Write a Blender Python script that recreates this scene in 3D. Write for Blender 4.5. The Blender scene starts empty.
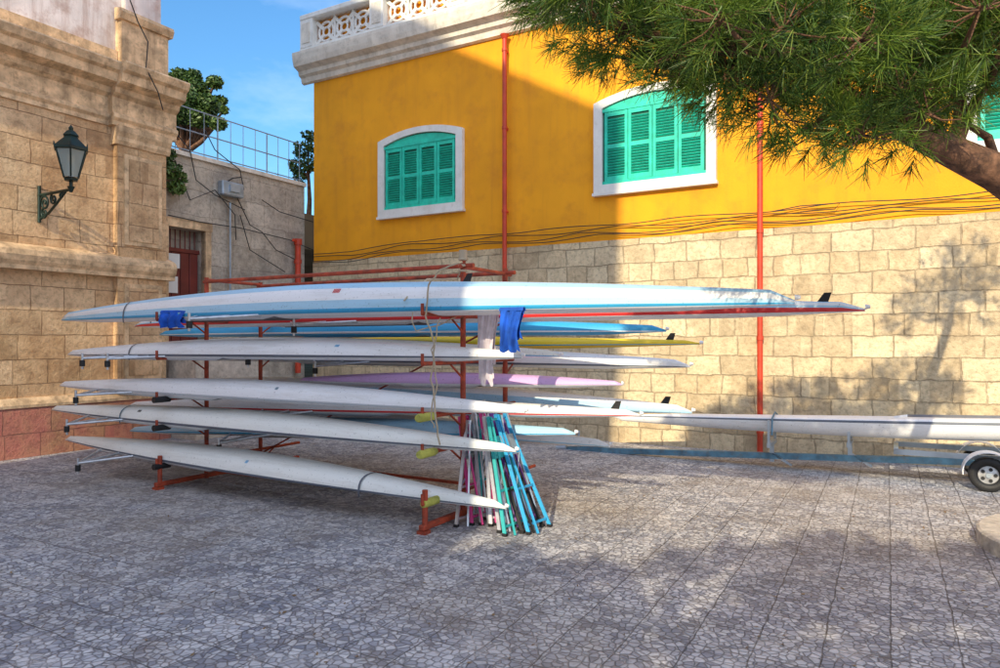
import bpy, math, random
import numpy as np
from mathutils import Vector, Matrix
random.seed(7); rng=np.random.default_rng(7)
H=1.7; F=700.0
scn=bpy.context.scene
# ------------------------------------------------------------ materials
def nn(nt,t,**k):
    n=nt.nodes.new(t)
    for a,b in k.items(): setattr(n,a,b)
    return n
def newmat(name):
    m=bpy.data.materials.new(name); m.use_nodes=True
    nt=m.node_tree; b=nt.nodes['Principled BSDF']; return m,nt,b
def mixc(nt,fac,a,b,mode='MIX'):
    n=nn(nt,'ShaderNodeMix',data_type='RGBA',blend_type=mode)
    for s,v in ((0,fac),(6,a),(7,b)):
        if isinstance(v,bpy.types.NodeSocket): nt.links.new(v,n.inputs[s])
        elif s==0: n.inputs[0].default_value=v
        else: n.inputs[s].default_value=(*v,1)
    return n.outputs[2]
def noise(nt,vec,scale,detail=4,rough=.6,out='Fac'):
    n=nn(nt,'ShaderNodeTexNoise'); n.inputs['Scale'].default_value=scale
    n.inputs['Detail'].default_value=detail; n.inputs['Roughness'].default_value=rough
    if vec is not None: nt.links.new(vec,n.inputs['Vector'])
    return n.outputs[out]
def ramp(nt,val,lo,hi,a=0.,b=1.):
    n=nn(nt,'ShaderNodeMapRange'); nt.links.new(val,n.inputs[0])
    n.inputs[1].default_value=lo;n.inputs[2].default_value=hi;n.inputs[3].default_value=a;n.inputs[4].default_value=b
    return n.outputs[0]
def madd(nt,a,k,b=None):
    n=nn(nt,'ShaderNodeMath',operation='MULTIPLY_ADD'); nt.links.new(a,n.inputs[0]); n.inputs[1].default_value=k
    if b is None: n.inputs[2].default_value=0
    else: nt.links.new(b,n.inputs[2])
    return n.outputs[0]
def bump(nt,b,h,strength,dist=.01):
    n=nn(nt,'ShaderNodeBump'); n.inputs['Strength'].default_value=strength; n.inputs['Distance'].default_value=dist
    nt.links.new(h,n.inputs['Height']); nt.links.new(n.outputs[0],b.inputs['Normal'])
def mat(name,col,rough=.6,metal=0.,amt=.12,scale=3.,dirt=None,dirta=.0,bmp=0.,fine=30.,streak=0.):
    m,nt,b=newmat(name)
    tc=nn(nt,'ShaderNodeTexCoord').outputs['Object']
    f=noise(nt,tc,scale,3)
    c0=tuple(max(0,x*(1-amt*1.5)) for x in col); c1=tuple(min(1,x*(1+amt)) for x in col)
    c=mixc(nt,ramp(nt,f,.3,.7),c0,c1)
    if dirt:
        f2=noise(nt,tc,scale*2.3,6,.7)
        c=mixc(nt,ramp(nt,f2,.5,.75,0,dirta),c,dirt)
        if streak:
            mp=nn(nt,'ShaderNodeMapping'); nt.links.new(tc,mp.inputs[0]); mp.inputs['Scale'].default_value=(3.5,3.5,.25)
            c=mixc(nt,ramp(nt,noise(nt,mp.outputs[0],1.5,5,.7),.5,.8,0,streak),c,dirt)
    nt.links.new(c,b.inputs['Base Color'])
    b.inputs['Roughness'].default_value=rough; b.inputs['Metallic'].default_value=metal
    if bmp: bump(nt,b,noise(nt,tc,fine,4,.7),bmp,.01)
    return m
def brickmat(name,bw,bh,mort,c1,c2,cm,stain,sta=.5,bs=.8,warp=.03,offset=.5,var=.5,fine=.55):
    m,nt,b=newmat(name)
    tc=nn(nt,'ShaderNodeTexCoord').outputs['Object']
    sp=nn(nt,'ShaderNodeSeparateXYZ'); nt.links.new(tc,sp.inputs[0])
    ad=nn(nt,'ShaderNodeMath',operation='ADD'); nt.links.new(sp.outputs[0],ad.inputs[0]); nt.links.new(sp.outputs[1],ad.inputs[1])
    cb=nn(nt,'ShaderNodeCombineXYZ'); nt.links.new(ad.outputs[0],cb.inputs[0]); nt.links.new(sp.outputs[2],cb.inputs[1])
    wn=noise(nt,tc,3.,3,.6,'Color')
    sc=nn(nt,'ShaderNodeVectorMath',operation='SCALE'); nt.links.new(wn,sc.inputs[0]); sc.inputs['Scale'].default_value=warp
    av=nn(nt,'ShaderNodeVectorMath',operation='ADD'); nt.links.new(cb.outputs[0],av.inputs[0]); nt.links.new(sc.outputs[0],av.inputs[1])
    def brick(A_,B_,C_,vec):
        br=nn(nt,'ShaderNodeTexBrick'); br.offset=offset; br.squash=.72; br.squash_frequency=3
        nt.links.new(vec,br.inputs['Vector'])
        for k,v in (('Scale',1),('Mortar Size',mort),('Mortar Smooth',.5),('Bias',0),('Brick Width',bw),('Row Height',bh)): br.inputs[k].default_value=v
        br.inputs['Color1'].default_value=(*A_,1);br.inputs['Color2'].default_value=(*B_,1);br.inputs['Mortar'].default_value=(*C_,1); return br
    br=brick(c1,c2,cm,av.outputs[0])
    n1=noise(nt,tc,.9,4,.65); n2=noise(nt,tc,16,5,.75)
    c=br.outputs['Color']
    sh=nn(nt,'ShaderNodeVectorMath',operation='ADD'); nt.links.new(av.outputs[0],sh.inputs[0]); sh.inputs[1].default_value=(bw*12,bh*12,0)
    b2=brick((0,0,0),(1,1,1),(.5,.5,.5),sh.outputs[0]); 
    c=mixc(nt,ramp(nt,b2.outputs['Color'],.6,1.,0,var),c,tuple(x*.55 for x in c1))
    c=mixc(nt,ramp(nt,b2.outputs['Color'],.3,.0,0,var*.8),c,tuple(min(1,x*1.15) for x in c2))
    c=mixc(nt,ramp(nt,n1,.40,.70,0,sta),c,stain)
    n3=noise(nt,tc,4.5,4,.65)
    c=mixc(nt,ramp(nt,n3,.48,.72,.0,.45),c,tuple(min(1,x*1.15) for x in c2))
    c=mixc(nt,ramp(nt,n3,.46,.28,.0,.5),c,tuple(x*.6 for x in stain))
    c=mixc(nt,ramp(nt,n2,.48,.66,.0,fine),c,tuple(x*.42 for x in c1))
    nt.links.new(c,b.inputs['Base Color']); b.inputs['Roughness'].default_value=.9
    h=madd(nt,br.outputs['Fac'],-bs,madd(nt,n2,-.9)); bump(nt,b,h,1.,.028)
    return m
M={}
M['ochre']=mat('ochre_plaster',(.95,.385,.008),.85,amt=.08,scale=.9,dirt=(.62,.21,.02),dirta=.5,bmp=.35,fine=40,streak=.4)
M['white']=mat('white_paint',(.82,.80,.75),.6,amt=.06,dirt=(.5,.44,.34),dirta=.4,streak=.35)
M['cream']=mat('cream_stone_trim',(.78,.71,.61),.8,amt=.12,dirt=(.33,.28,.21),dirta=.6,bmp=.3,streak=.6)
M['teal']=mat('turquoise_paint',(.015,.60,.42),.5,amt=.15,scale=6)
M['tealdark']=mat('turquoise_shade',(.006,.15,.10),.7)  # backing behind the slats, coloured dark in place of a shaded recess
M['red']=mat('rust_red_steel',(.40,.055,.020),.65,amt=.35,scale=9,dirt=(.14,.055,.03),dirta=.9)
M['orange']=mat('orange_red_pipe',(.60,.055,.02),.5,amt=.15,scale=6,dirt=(.35,.08,.04),dirta=.5)
M['base']=brickmat('limestone_blocks',.52,.30,.011,(.66,.49,.29),(.88,.72,.47),(.46,.35,.22),(.47,.37,.24),.5,.65,.09,var=.6)
M['fac']=brickmat('sandstone_blocks',.66,.36,.007,(.64,.40,.20),(.86,.61,.36),(.32,.19,.10),(.38,.19,.09),.65,.6,.05,var=.65)
M['trim']=mat('sandstone_moulding',(.76,.53,.31),.9,amt=.3,scale=4,dirt=(.18,.11,.06),dirta=.85,bmp=.9,fine=25,streak=.7)
M['pink']=brickmat('stained_pink_plinth',.66,.36,.009,(.60,.22,.16),(.52,.28,.15),(.26,.14,.09),(.60,.16,.15),.8,.6,.04)
M['plas']=mat('weathered_plaster',(.82,.74,.70),.9,amt=.2,scale=1.3,dirt=(.38,.22,.16),dirta=.8,bmp=.5,streak=.8)
M['old']=brickmat('old_rendered_wall',.9,.45,.006,(.52,.44,.34),(.68,.59,.48),(.40,.33,.26),(.26,.23,.20),.85,.3,.12,var=.4,fine=.5)
M['iron']=mat('dark_green_iron',(.012,.035,.03),.45,.3,amt=.3)
M['black']=mat('black_rubber',(.015,.015,.016),.6)
M['cable']=mat('cable_black',(.03,.028,.026),.7)
M['alu']=mat('aluminium',(.62,.63,.65),.35,.6,amt=.15,scale=12)
M['galv']=mat('galvanised_steel',(.40,.46,.52),.45,.5,amt=.2)
M['blue_st']=mat('blue_steel',(.12,.26,.36),.5,.2,amt=.3,scale=6,dirt=(.22,.16,.1),dirta=.6)
M['door']=mat('dark_red_door',(.14,.02,.015),.5,amt=.2)
M['paper']=mat('paper_notice',(.7,.7,.68),.7,amt=.03)
M['bark']=mat('pine_bark',(.21,.105,.06),.95,amt=.45,scale=11,dirt=(.04,.025,.02),dirta=.9,bmp=1.,fine=18)
M['rope']=mat('rope_fibre',(.50,.41,.29),.9)
M['roof']=mat('roof_tile',(.35,.15,.08),.9,amt=.3)
M['dark']=mat('dark_glass',(.02,.025,.03),.15)
M['foam']=mat('yellow_foam',(.46,.46,.09),.8,amt=.25,dirt=(.2,.18,.05),dirta=.7,scale=9)
M['stonek']=mat('kerb_stone',(.54,.48,.41),.9,amt=.2,scale=8,dirt=(.2,.17,.13),dirta=.6,bmp=.5)
M['soil']=mat('planter_soil',(.12,.085,.055),1.,amt=.4,scale=12,bmp=1.)
M['cloth_b']=mat('blue_cloth',(.01,.10,.55),.9,amt=.3,scale=8)
M['cloth_w']=mat('pale_cloth',(.82,.74,.80),.9,amt=.12,scale=14)
M['pinkp']=mat('magenta_paint',(.72,.06,.26),.5)
M['tealp']=mat('teal_paint',(.03,.42,.42),.5)
M['line']=mat('gunwale_strip',(.13,.15,.19),.5)
M['purp']=mat('purple_paint',(.28,.08,.42),.5)
def glossy(name,col,dirt=.45,rough=.28):
    m,nt,b=newmat(name); tc=nn(nt,'ShaderNodeTexCoord').outputs['Object']
    mp=nn(nt,'ShaderNodeMapping'); nt.links.new(tc,mp.inputs[0]); mp.inputs['Scale'].default_value=(.5,5,5)
    f=noise(nt,mp.outputs[0],2.2,6,.75)
    c=mixc(nt,ramp(nt,f,.48,.75,0,dirt),col,tuple(x*y for x,y in zip(col,(.55,.5,.42))))
    f3=noise(nt,tc,.8,2,.5)
    c=mixc(nt,ramp(nt,f3,.3,.7,0,.2),c,tuple(x*y for x,y in zip(col,(.7,.78,.86))))
    f4=noise(nt,tc,45,3,.6); c=mixc(nt,ramp(nt,f4,.62,.70,0,.55),c,tuple(x*.4 for x in col))
    nt.links.new(c,b.inputs['Base Color']); nt.links.new(ramp(nt,f,.3,.8,rough,rough+.3),b.inputs['Roughness'])
    return m
M['hw']=glossy('white_gelcoat',(.90,.90,.91)); M['hb']=glossy('pale_blue_gelcoat',(.42,.68,.86))
M['hs']=glossy('sky_blue_gelcoat',(.04,.40,.72)); M['hy']=glossy('yellow_gelcoat',(.88,.62,.03))
M['hr']=glossy('red_gelcoat',(.70,.03,.03)); M['hp']=glossy('lilac_gelcoat',(.72,.45,.78)); M['hg']=glossy('grey_gelcoat',(.55,.58,.62))
M['hc']=glossy('cream_gelcoat',(.89,.89,.84)); M['ck']=mat('cockpit_interior',(.20,.20,.21),.7)
def glass():
    m,nt,b=newmat('lantern_glass'); b.inputs['Base Color'].default_value=(.55,.65,.62,1); b.inputs['Roughness'].default_value=.1
    b.inputs['Transmission Weight'].default_value=.6; return m
M['glass']=glass()
def leafmat(name,c0,c1,c2,ns=1.5,trans=.35):
    m,nt,b=newmat(name)
    tc=nn(nt,'ShaderNodeTexCoord').outputs['Object']; g=nn(nt,'ShaderNodeNewGeometry')
    c=mixc(nt,ramp(nt,noise(nt,tc,ns,2,.5),.38,.62),c0,c1)
    c=mixc(nt,ramp(nt,g.outputs['Random Per Island'],.5,1,0,.8),c,c2)
    nt.links.new(c,b.inputs['Base Color']); b.inputs['Roughness'].default_value=.5
    if trans>0:
        tr=nn(nt,'ShaderNodeBsdfTranslucent'); nt.links.new(c,tr.inputs[0])
        mx=nn(nt,'ShaderNodeMixShader'); mx.inputs[0].default_value=trans
        nt.links.new(b.outputs[0],mx.inputs[1]); nt.links.new(tr.outputs[0],mx.inputs[2])
        nt.links.new(mx.outputs[0],nt.nodes['Material Output'].inputs[0])
    return m
M['needle']=leafmat('pine_needles',(.03,.085,.014),(.12,.21,.022),(.26,.33,.045),2.6,.25)
M['leaf']=leafmat('tree_leaves',(.03,.075,.015),(.08,.14,.025),(.13,.20,.04),.8,0)
M['dryleaf']=leafmat('dry_leaves',(.16,.09,.04),(.22,.14,.06),(.30,.2,.1),3,0)
# ------------------------------------------------------------ mesh builder
class MB:
    def __init__(s): s.v=[];s.f=[];s.m=[];s.mats=[];s.sm=[]
    def mi(s,k):
        if k not in s.mats: s.mats.append(k)
        return s.mats.index(k)
    def add(s,vs,fs,k,smooth=False):
        o=len(s.v); s.v+= [tuple(v) for v in vs]; i=s.mi(k)
        for f in fs: s.f.append(tuple(a+o for a in f)); s.m.append(i); s.sm.append(smooth)
    def box(s,x0,x1,y0,y1,z0,z1,k,bev=0.):
        if bev>0:
            b=min(bev,abs(x1-x0)*.3,abs(y1-y0)*.3,abs(z1-z0)*.3); vs=[]
            import itertools
            idx={}
            for sx,sy,sz in itertools.product((0,1),repeat=3):
                X=(x0,x1)[sx];Y=(y0,y1)[sy];Z=(z0,z1)[sz]; dx=b*(1-2*sx);dy=b*(1-2*sy);dz=b*(1-2*sz)
                idx[(sx,sy,sz,'x')]=len(vs);vs.append((X,Y+dy,Z+dz))
                idx[(sx,sy,sz,'y')]=len(vs);vs.append((X+dx,Y,Z+dz))
                idx[(sx,sy,sz,'z')]=len(vs);vs.append((X+dx,Y+dy,Z))
            fs=[]
            for a in (0,1):
                fs.append([idx[(a,0,0,'x')],idx[(a,1,0,'x')],idx[(a,1,1,'x')],idx[(a,0,1,'x')]])
                fs.append([idx[(0,a,0,'y')],idx[(1,a,0,'y')],idx[(1,a,1,'y')],idx[(0,a,1,'y')]])
                fs.append([idx[(0,0,a,'z')],idx[(1,0,a,'z')],idx[(1,1,a,'z')],idx[(0,1,a,'z')]])
                for c in (0,1):
                    fs.append([idx[(a,c,0,'x')],idx[(a,c,1,'x')],idx[(a,c,1,'y')],idx[(a,c,0,'y')]])
                    fs.append([idx[(a,0,c,'x')],idx[(a,1,c,'x')],idx[(a,1,c,'z')],idx[(a,0,c,'z')]])
                    fs.append([idx[(0,a,c,'y')],idx[(1,a,c,'y')],idx[(1,a,c,'z')],idx[(0,a,c,'z')]])
            for sx,sy,sz in itertools.product((0,1),repeat=3): fs.append([idx[(sx,sy,sz,q)] for q in 'xyz'])
            s.add(vs,fs,k); return
        vs=[(x,y,z) for z in (z0,z1) for y in (y0,y1) for x in (x0,x1)]
        s.add(vs,[(0,2,3,1),(4,5,7,6),(0,1,5,4),(2,6,7,3),(0,4,6,2),(1,3,7,5)],k)
    def obox(s,p0,p1,w,h,k,up=(0,0,1)):
        p0=Vector(p0);p1=Vector(p1);d=(p1-p0).normalized();u=Vector(up)
        sd=d.cross(u)
        if sd.length<1e-3: sd=d.cross(Vector((0,1,0)))
        sd.normalize();u=sd.cross(d)
        vs=[p+sd*a*w/2+u*b*h/2 for p in (p0,p1) for a,b in ((-1,-1),(1,-1),(1,1),(-1,1))]
        s.add(vs,[(0,3,2,1),(4,5,6,7),(0,1,5,4),(1,2,6,5),(2,3,7,6),(3,0,4,7)],k)
    def tube(s,pts,r,k,n=8,cap=True):
        pts=[Vector(p) for p in pts]; rs=r if isinstance(r,(list,tuple)) else [r]*len(pts)
        vs=[];fs=[];prev=None
        for i,p in enumerate(pts):
            d=(pts[min(i+1,len(pts)-1)]-pts[max(i-1,0)]).normalized()
            if prev is None:
                a=d.cross(Vector((0,0,1)))
                if a.length<.05: a=d.cross(Vector((0,1,0)))
            else: a=prev-d*prev.dot(d)
            a.normalize(); prev=a; b=d.cross(a)
            for j in range(n):
                t=2*math.pi*j/n; vs.append(p+(a*math.cos(t)+b*math.sin(t))*rs[i])
        for i in range(len(pts)-1):
            for j in range(n): fs.append((i*n+j,i*n+(j+1)%n,(i+1)*n+(j+1)%n,(i+1)*n+j))
        s.add(vs,fs,k,True)
        if cap:
            o=len(vs); s.add(vs[:n],[tuple(range(n))[::-1]],k); s.add(vs[o-n:],[tuple(range(n))],k)
    def ring(s,c,R,r,k,ax='y',n=24,m=6,a0=0,a1=2*math.pi):
        pts=[]
        for i in range(n+1):
            t=a0+(a1-a0)*i/n; u,v=R*math.cos(t),R*math.sin(t)
            pts.append({'y':(c[0]+u,c[1],c[2]+v),'x':(c[0],c[1]+u,c[2]+v),'z':(c[0]+u,c[1]+v,c[2])}[ax])
        s.tube(pts,r,k,m)
    def prof(s,pf,x0,x1,k):
        n=len(pf); vs=[(x,-o,z) for x in (x0,x1) for o,z in pf]
        fs=[(i,(i+1)%n,n+(i+1)%n,n+i) for i in range(n)]+[tuple(range(n))[::-1],tuple(range(n,2*n))]
        s.add(vs,fs,k)
    def poly(s,pts,y0,y1,k):
        n=len(pts); vs=[(x,y,z) for y in (y0,y1) for x,z in pts]
        fs=[(i,(i+1)%n,n+(i+1)%n,n+i) for i in range(n)]+[tuple(range(n)),tuple(range(n,2*n))[::-1]]
        s.add(vs,fs,k)
    def build(s,name,parent=None):
        me=bpy.data.meshes.new(name); me.from_pydata(s.v,[],s.f); 
        for k in s.mats: me.materials.append(M[k])
        me.polygons.foreach_set('material_index',s.m); me.polygons.foreach_set('use_smooth',s.sm); me.update()
        import bmesh
        bm=bmesh.new(); bm.from_mesh(me); bmesh.ops.recalc_face_normals(bm,faces=bm.faces); bm.to_mesh(me); bm.free()
        o=bpy.data.objects.new(name,me); scn.collection.objects.link(o)
        if parent: o.parent=parent
        return o
class Frame:
    def __init__(s,ox,oy,ax,ay_):
        l=math.hypot(ax,ay_); s.a=(ax/l,ay_/l); s.b=(-ay_/l,ax/l); s.o=(ox,oy); s.rot=math.atan2(ay_,ax)
    def px(s,u,v,y0):   # real-world point on plane local y=y0 surveyed from the photo
        t=(u-500)/F; Y=(y0+s.o[0]*s.b[0]+s.o[1]*s.b[1])/(t*s.b[0]+s.b[1]); X=t*Y
        dx,dy=X-s.o[0],Y-s.o[1]
        return (dx*s.a[0]+dy*s.a[1], y0, H+(340-v)/F*Y)
    def w(s,x,y,z=0): return (s.o[0]+x*s.a[0]+y*s.b[0], s.o[1]+x*s.a[1]+y*s.b[1], z)
    def empty(s,name):
        e=bpy.data.objects.new(name,None); scn.collection.objects.link(e); e.location=(s.o[0],s.o[1],0); e.rotation_euler=(0,0,s.rot); return e
    def place(s,ob):
        ob.location=(s.o[0],s.o[1],0); ob.rotation_euler=(0,0,s.rot); return ob
A=Frame(-4.02,15.04,.870,-.493)
L=Frame(-5.81,12.14,.496,.868)
R=Frame(-.354,6.70,.870,-.493)
# ------------------------------------------------------------ ground
def paving():
    m,nt,b=newmat('stone_paving'); tc=nn(nt,'ShaderNodeTexCoord').outputs['Object']
    mp=nn(nt,'ShaderNodeMapping'); nt.links.new(tc,mp.inputs[0]); mp.inputs['Rotation'].default_value=(0,0,math.radians(-61))
    v=mp.outputs[0]
    wn=noise(nt,tc,5,2,.5,'Color'); sc=nn(nt,'ShaderNodeVectorMath',operation='SCALE'); nt.links.new(wn,sc.inputs[0]); sc.inputs['Scale'].default_value=.03
    av=nn(nt,'ShaderNodeVectorMath',operation='ADD'); nt.links.new(v,av.inputs[0]); nt.links.new(sc.outputs[0],av.inputs[1]); v=av.outputs[0]
    br=nn(nt,'ShaderNodeTexBrick'); br.offset=0.; br.squash=1.; nt.links.new(v,br.inputs['Vector'])
    for k,x in (('Scale',1),('Mortar Size',.006),('Mortar Smooth',.8),('Bias',0),('Brick Width',.33),('Row Height',.33)): br.inputs[k].default_value=x
    br.inputs['Color1'].default_value=(.30,.31,.36,1); br.inputs['Color2'].default_value=(.56,.56,.60,1); br.inputs['Mortar'].default_value=(.18,.17,.18,1)
    vo=nn(nt,'ShaderNodeTexVoronoi',feature='DISTANCE_TO_EDGE'); vo.inputs['Scale'].default_value=21; nt.links.new(v,vo.inputs['Vector'])
    vc=nn(nt,'ShaderNodeTexVoronoi'); vc.inputs['Scale'].default_value=21; nt.links.new(v,vc.inputs['Vector'])
    cr=ramp(nt,vo.outputs['Distance'],.01,.13)
    bw=nn(nt,'ShaderNodeRGBToBW'); nt.links.new(vc.outputs['Color'],bw.inputs[0])
    c=mixc(nt,ramp(nt,bw.outputs[0],.35,.8,0,.65),br.outputs['Color'],(.78,.76,.75))
    c=mixc(nt,ramp(nt,bw.outputs[0],.45,.2,0,.65),c,(.19,.20,.25))
    c=mixc(nt,ramp(nt,cr,0,1,.68,0),c,(.10,.095,.10))
    c=mixc(nt,ramp(nt,br.outputs['Fac'],0,1,0,.65),c,(.10,.095,.10))
    big=noise(nt,tc,.4,4,.65); c=mixc(nt,ramp(nt,big,.44,.66,0,.5),c,(.36,.29,.21))
    mid=noise(nt,tc,2.2,6,.7); c=mixc(nt,ramp(nt,mid,.50,.75,0,.65),c,(.20,.15,.11))
    c=mixc(nt,ramp(nt,mid,.46,.28,0,.6),c,(.74,.70,.68))
    m4=noise(nt,tc,24,4,.7); c=mixc(nt,ramp(nt,m4,.5,.72,0,.5),c,(.16,.15,.14))
    nt.links.new(c,b.inputs['Base Color']); nt.links.new(ramp(nt,mid,.3,.7,.5,.85),b.inputs['Roughness'])
    h=madd(nt,cr,.5,madd(nt,br.outputs['Fac'],-.6,madd(nt,bw.outputs[0],.35))); bump(nt,b,h,.9,.014)
    return m
M['pave']=paving(); M['earth']=mat('earth',(.30,.25,.19),1.,amt=.3,scale=.5)
g=MB(); g.add([(-300,-300,-.004),(300,-300,-.004),(300,300,-.004),(-300,300,-.004)],[(0,1,2,3)],'earth'); g.build('ground')
g=MB(); g.add([(-22,-12,0),(24,-12,0),(24,20,0),(-22,20,0)],[(0,1,2,3)],'pave'); g.build('pavement')
# ------------------------------------------------------------ ochre building
eA=A.empty('ochre_building')
WL=24.
b=MB(); b.box(0,WL,.03,12,3.37,7.3,'ochre'); b.build('upper_wall',eA)
b=MB(); b.box(0,WL,0,12,-.2,3.37,'base'); b.build('stone_base_wall',eA)
b=MB()
prof=[(-.02,7.22),(.05,7.24),(.07,7.34),(.14,7.38),(.15,7.46),(.28,7.52),(.31,7.62),(.33,7.74),(.33,7.80),(-.3,7.80)]
b.prof(prof,-.28,WL,'cream'); b.build('cornice',eA)
b=MB(); b.box(0.3,WL,.3,11,7.3,7.78,'ochre'); b.box(1.3,WL,2.8,11,7.78,11.5,'ochre'); b.build('setback_storey',eA)
b=MB()
b.box(-.18,WL,-.20,.10,7.80,7.92,'white'); b.box(-.18,WL,-.22,.12,8.50,8.62,'white',.02)
x=-.16
while x<WL-1:
    b.box(x,x+.34,-.21,.11,7.92,8.50,'white'); b.box(x+.06,x+.28,-.225,-.21,8.0,8.42,'cream')
    for i in range(3):
        cx=x+.34+.26+.5*i
        if cx+.2>x+1.94: break
        b.ring((cx,-.05,8.21),.20,.03,'white',n=20); b.ring((cx,-.05,8.21),.09,.025,'white',n=14)
        for q in range(4):
            t=math.pi/4+q*math.pi/2
            b.obox((cx+.09*math.cos(t),-.05,8.21+.09*math.sin(t)),(cx+.36*math.cos(t),-.05,8.21+.33*math.sin(t)),.07,.05,'white',(0,1,0))
        b.box(cx+.225,cx+.275,-.08,-.02,7.92,8.5,'white')
    b.box(x+.34,x+1.9,.03,.06,7.92,8.5,'ochre')
    x+=1.90
b.build('balustrade',eA)
def arch(x0,x1,z0,z1,rise,n=14):
    pts=[(x0,z0),(x1,z0)]
    for i in range(n+1):
        t=i/n; x=x1+(x0-x1)*t; pts.append((x,z1+rise*(1-(2*t-1)**2)))
    return pts
def window(cx,name):
    b=MB(); w=1.01; z0=4.17; z1=5.68
    inn=arch(cx-w+.15,cx+w-.15,z0+.13,z1-.10,.15); out=arch(cx-w,cx+w,z0,z1,.17)
    n=len(inn); y0,y1=-.055,.04
    vs=[(x,y,z) for y in (y0,y1) for lst in (out,inn) for x,z in lst]
    fs=[]
    for i in range(n):
        j=(i+1)%n; fs+=[(i,j,n+j,n+i),(2*n+i,3*n+i,3*n+j,2*n+j),(i,2*n+i,2*n+j,j),(n+i,n+j,3*n+j,3*n+i)]
    b.add(vs,fs,'white'); b.box(cx-w-.02,cx+w+.02,-.075,.04,z0-.05,z0-.002,'white')
    b.build(name+'_surround',eA)
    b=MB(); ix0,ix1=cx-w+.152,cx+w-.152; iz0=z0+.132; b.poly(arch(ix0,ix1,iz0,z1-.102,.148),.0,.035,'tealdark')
    top=z1-.13; b.box(ix0,ix1,-.03,0,iz0,iz0+.05,'teal'); 
    b.box(ix0,ix1,-.04,-.002,top-.04,top+.01,'teal'); b.poly(arch(ix0+.03,ix1-.03,top+.012,top+.03,.13),-.015,-.001,'teal')
    lw=(ix1-ix0-.06)/4
    for i in range(4):
        a=ix0+.03+i*lw+.006; c=a+lw-.012; zb=iz0+.05; zt=top-.045; ym=-.035 if i in (1,2) else -.03
        b.box(a,a+.05,ym,-.001,zb,zt,'teal'); b.box(c-.05,c,ym,-.001,zb,zt,'teal')
        for zz,hh in ((zb,.08),((zb+zt)/2-.035,.07),(zt-.07,.07)): b.box(a+.05,c-.05,ym+.003,-.001,zz,zz+hh,'teal')
        z=zb+.10
        while z<zt-.09:
            if abs(z-(zb+zt)/2)>.06: b.obox((a+.05,-.016,z),(c-.05,-.016,z),.034,.008,'teal',(0,.62,.78))
            z+=.046
    b.build(name+'_shutters',eA)
for i,u in enumerate((420,653)):
    x=A.px(u,200,0)[0]; window(x,'window_%d'%(i+1))
x3=A.px(964,150,0)[0]+1.0; window(x3,'window_3'); 
for k in range(4,6): window(x3+4.7*(k-3),'window_%d'%k)
b=MB()
xp=A.px(507,100,0)[0]; b.tube([(xp,-.09,.0),(xp,-.09,7.12)],.042,'orange',10); b.tube([(xp,-.09,7.12),(xp,-.09,7.2)],[.045,.085],'orange',10)
for z in (1,2.5,4,5.5,6.9): b.tube([(xp,-.09,z),(xp,-.09,z+.05)],.052,'orange',10); b.box(xp-.015,xp+.015,-.09,.03,z,z+.04,'orange')
b.build('downpipe_1',eA)
b=MB()
xp=A.px(761,100,0)[0]; b.tube([(xp,-.09,.02),(xp,-.09,7.15)],.042,'orange',10)
for z in (.3,1.7,3.3,4.9,6.5): b.tube([(xp,-.09,z),(xp,-.09,z+.06)],.052,'orange',10); b.box(xp-.015,xp+.015,-.09,.03,z,z+.04,'orange')
b.build('downpipe_2',eA)
b=MB()
for j,(z,sag,ph) in enumerate(((3.58,.03,0),(3.52,.06,1.),(3.64,.02,2.),(3.46,.04,.5))):
    pts=[]
    for i in range(140):
        x=.05+i*WL/140; k=(x/2.3+ph*.3)%1
        pts.append((x,-.03-.012*j,z-sag*math.sin(k*math.pi)+.015*math.sin(x*3+ph)+(-.10 if x<2.6 else 0)*min(1,(2.6-x)/1.5 if x<2.6 else 0)))
    b.tube(pts,.008,'cable',5)
pts=[A.px(u,v,-.05) for u,v in ((770,212),(800,206),(840,203),(835,209),(800,212))]; b.tube(pts,.008,'cable',5)
b.build('wall_cables',eA)
# ------------------------------------------------------------ left stone building
eL=L.empty('stone_church_building')
b=MB(); b.box(-16,0,0,9,-.2,5.4,'fac'); b.build('facade_wall',eL)
b=MB(); b.box(-16,.05,-.09,.0,-.1,.72,'pink'); b.prof([(0,.72),(.10,.72),(.10,.76),(.06,.82),(.03,.86),(0,.86)],-16,.05,'trim'); b.build('plinth',eL)
def entab(b,x0,x1,o,k='trim'):
    b.prof([(-.05,5.15),(o+.03,5.15),(o+.03,5.22),(o+.07,5.27),(o+.07,5.32),(o+.02,5.36),(o+.02,5.60),(o+.10,5.66),(o+.12,5.74),(o+.28,5.80),(o+.30,5.93),(o+.36,5.97),(o+.40,6.07),(o+.38,6.10),(-.3,6.16)],x0,x1,k)
b=MB(); entab(b,-16,-1.02,0.); entab(b,-1.02,.12,.12); 
b.build('cornice',eL)
b=MB()
def pil(x0,x1):
    b.box(x0,x1,-.12,.0,.86,5.15,'fac'); 
    b.box(x0+.10,x1-.10,-.15,-.12,3.25,4.72,'trim'); b.box(x0+.17,x1-.17,-.165,-.15,3.32,4.65,'fac')
    b.box(x0+.10,x1-.10,-.15,-.12,1.05,2.62,'trim'); b.box(x0+.17,x1-.17,-.165,-.15,1.12,2.55,'fac')
    b.prof([(0,4.86),(.14,4.86),(.17,4.92),(.17,4.98),(.21,5.06),(.22,5.15),(0,5.15)],x0-.04,x1+.05,'trim')
pil(-.92,-.06); pil(-6.2,-5.3)
b.prof([(0,2.72),(.16,2.72),(.16,2.78),(.20,2.84),(.22,2.92),(.20,3.0),(.15,3.04),(0,3.1)],-16,.08,'trim')
b.prof([(0,.86),(.15,.86),(.17,.95),(.13,1.0),(0,1.02)],-.97,0,'trim')
b.build('pilasters_and_string_course',eL)
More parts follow.
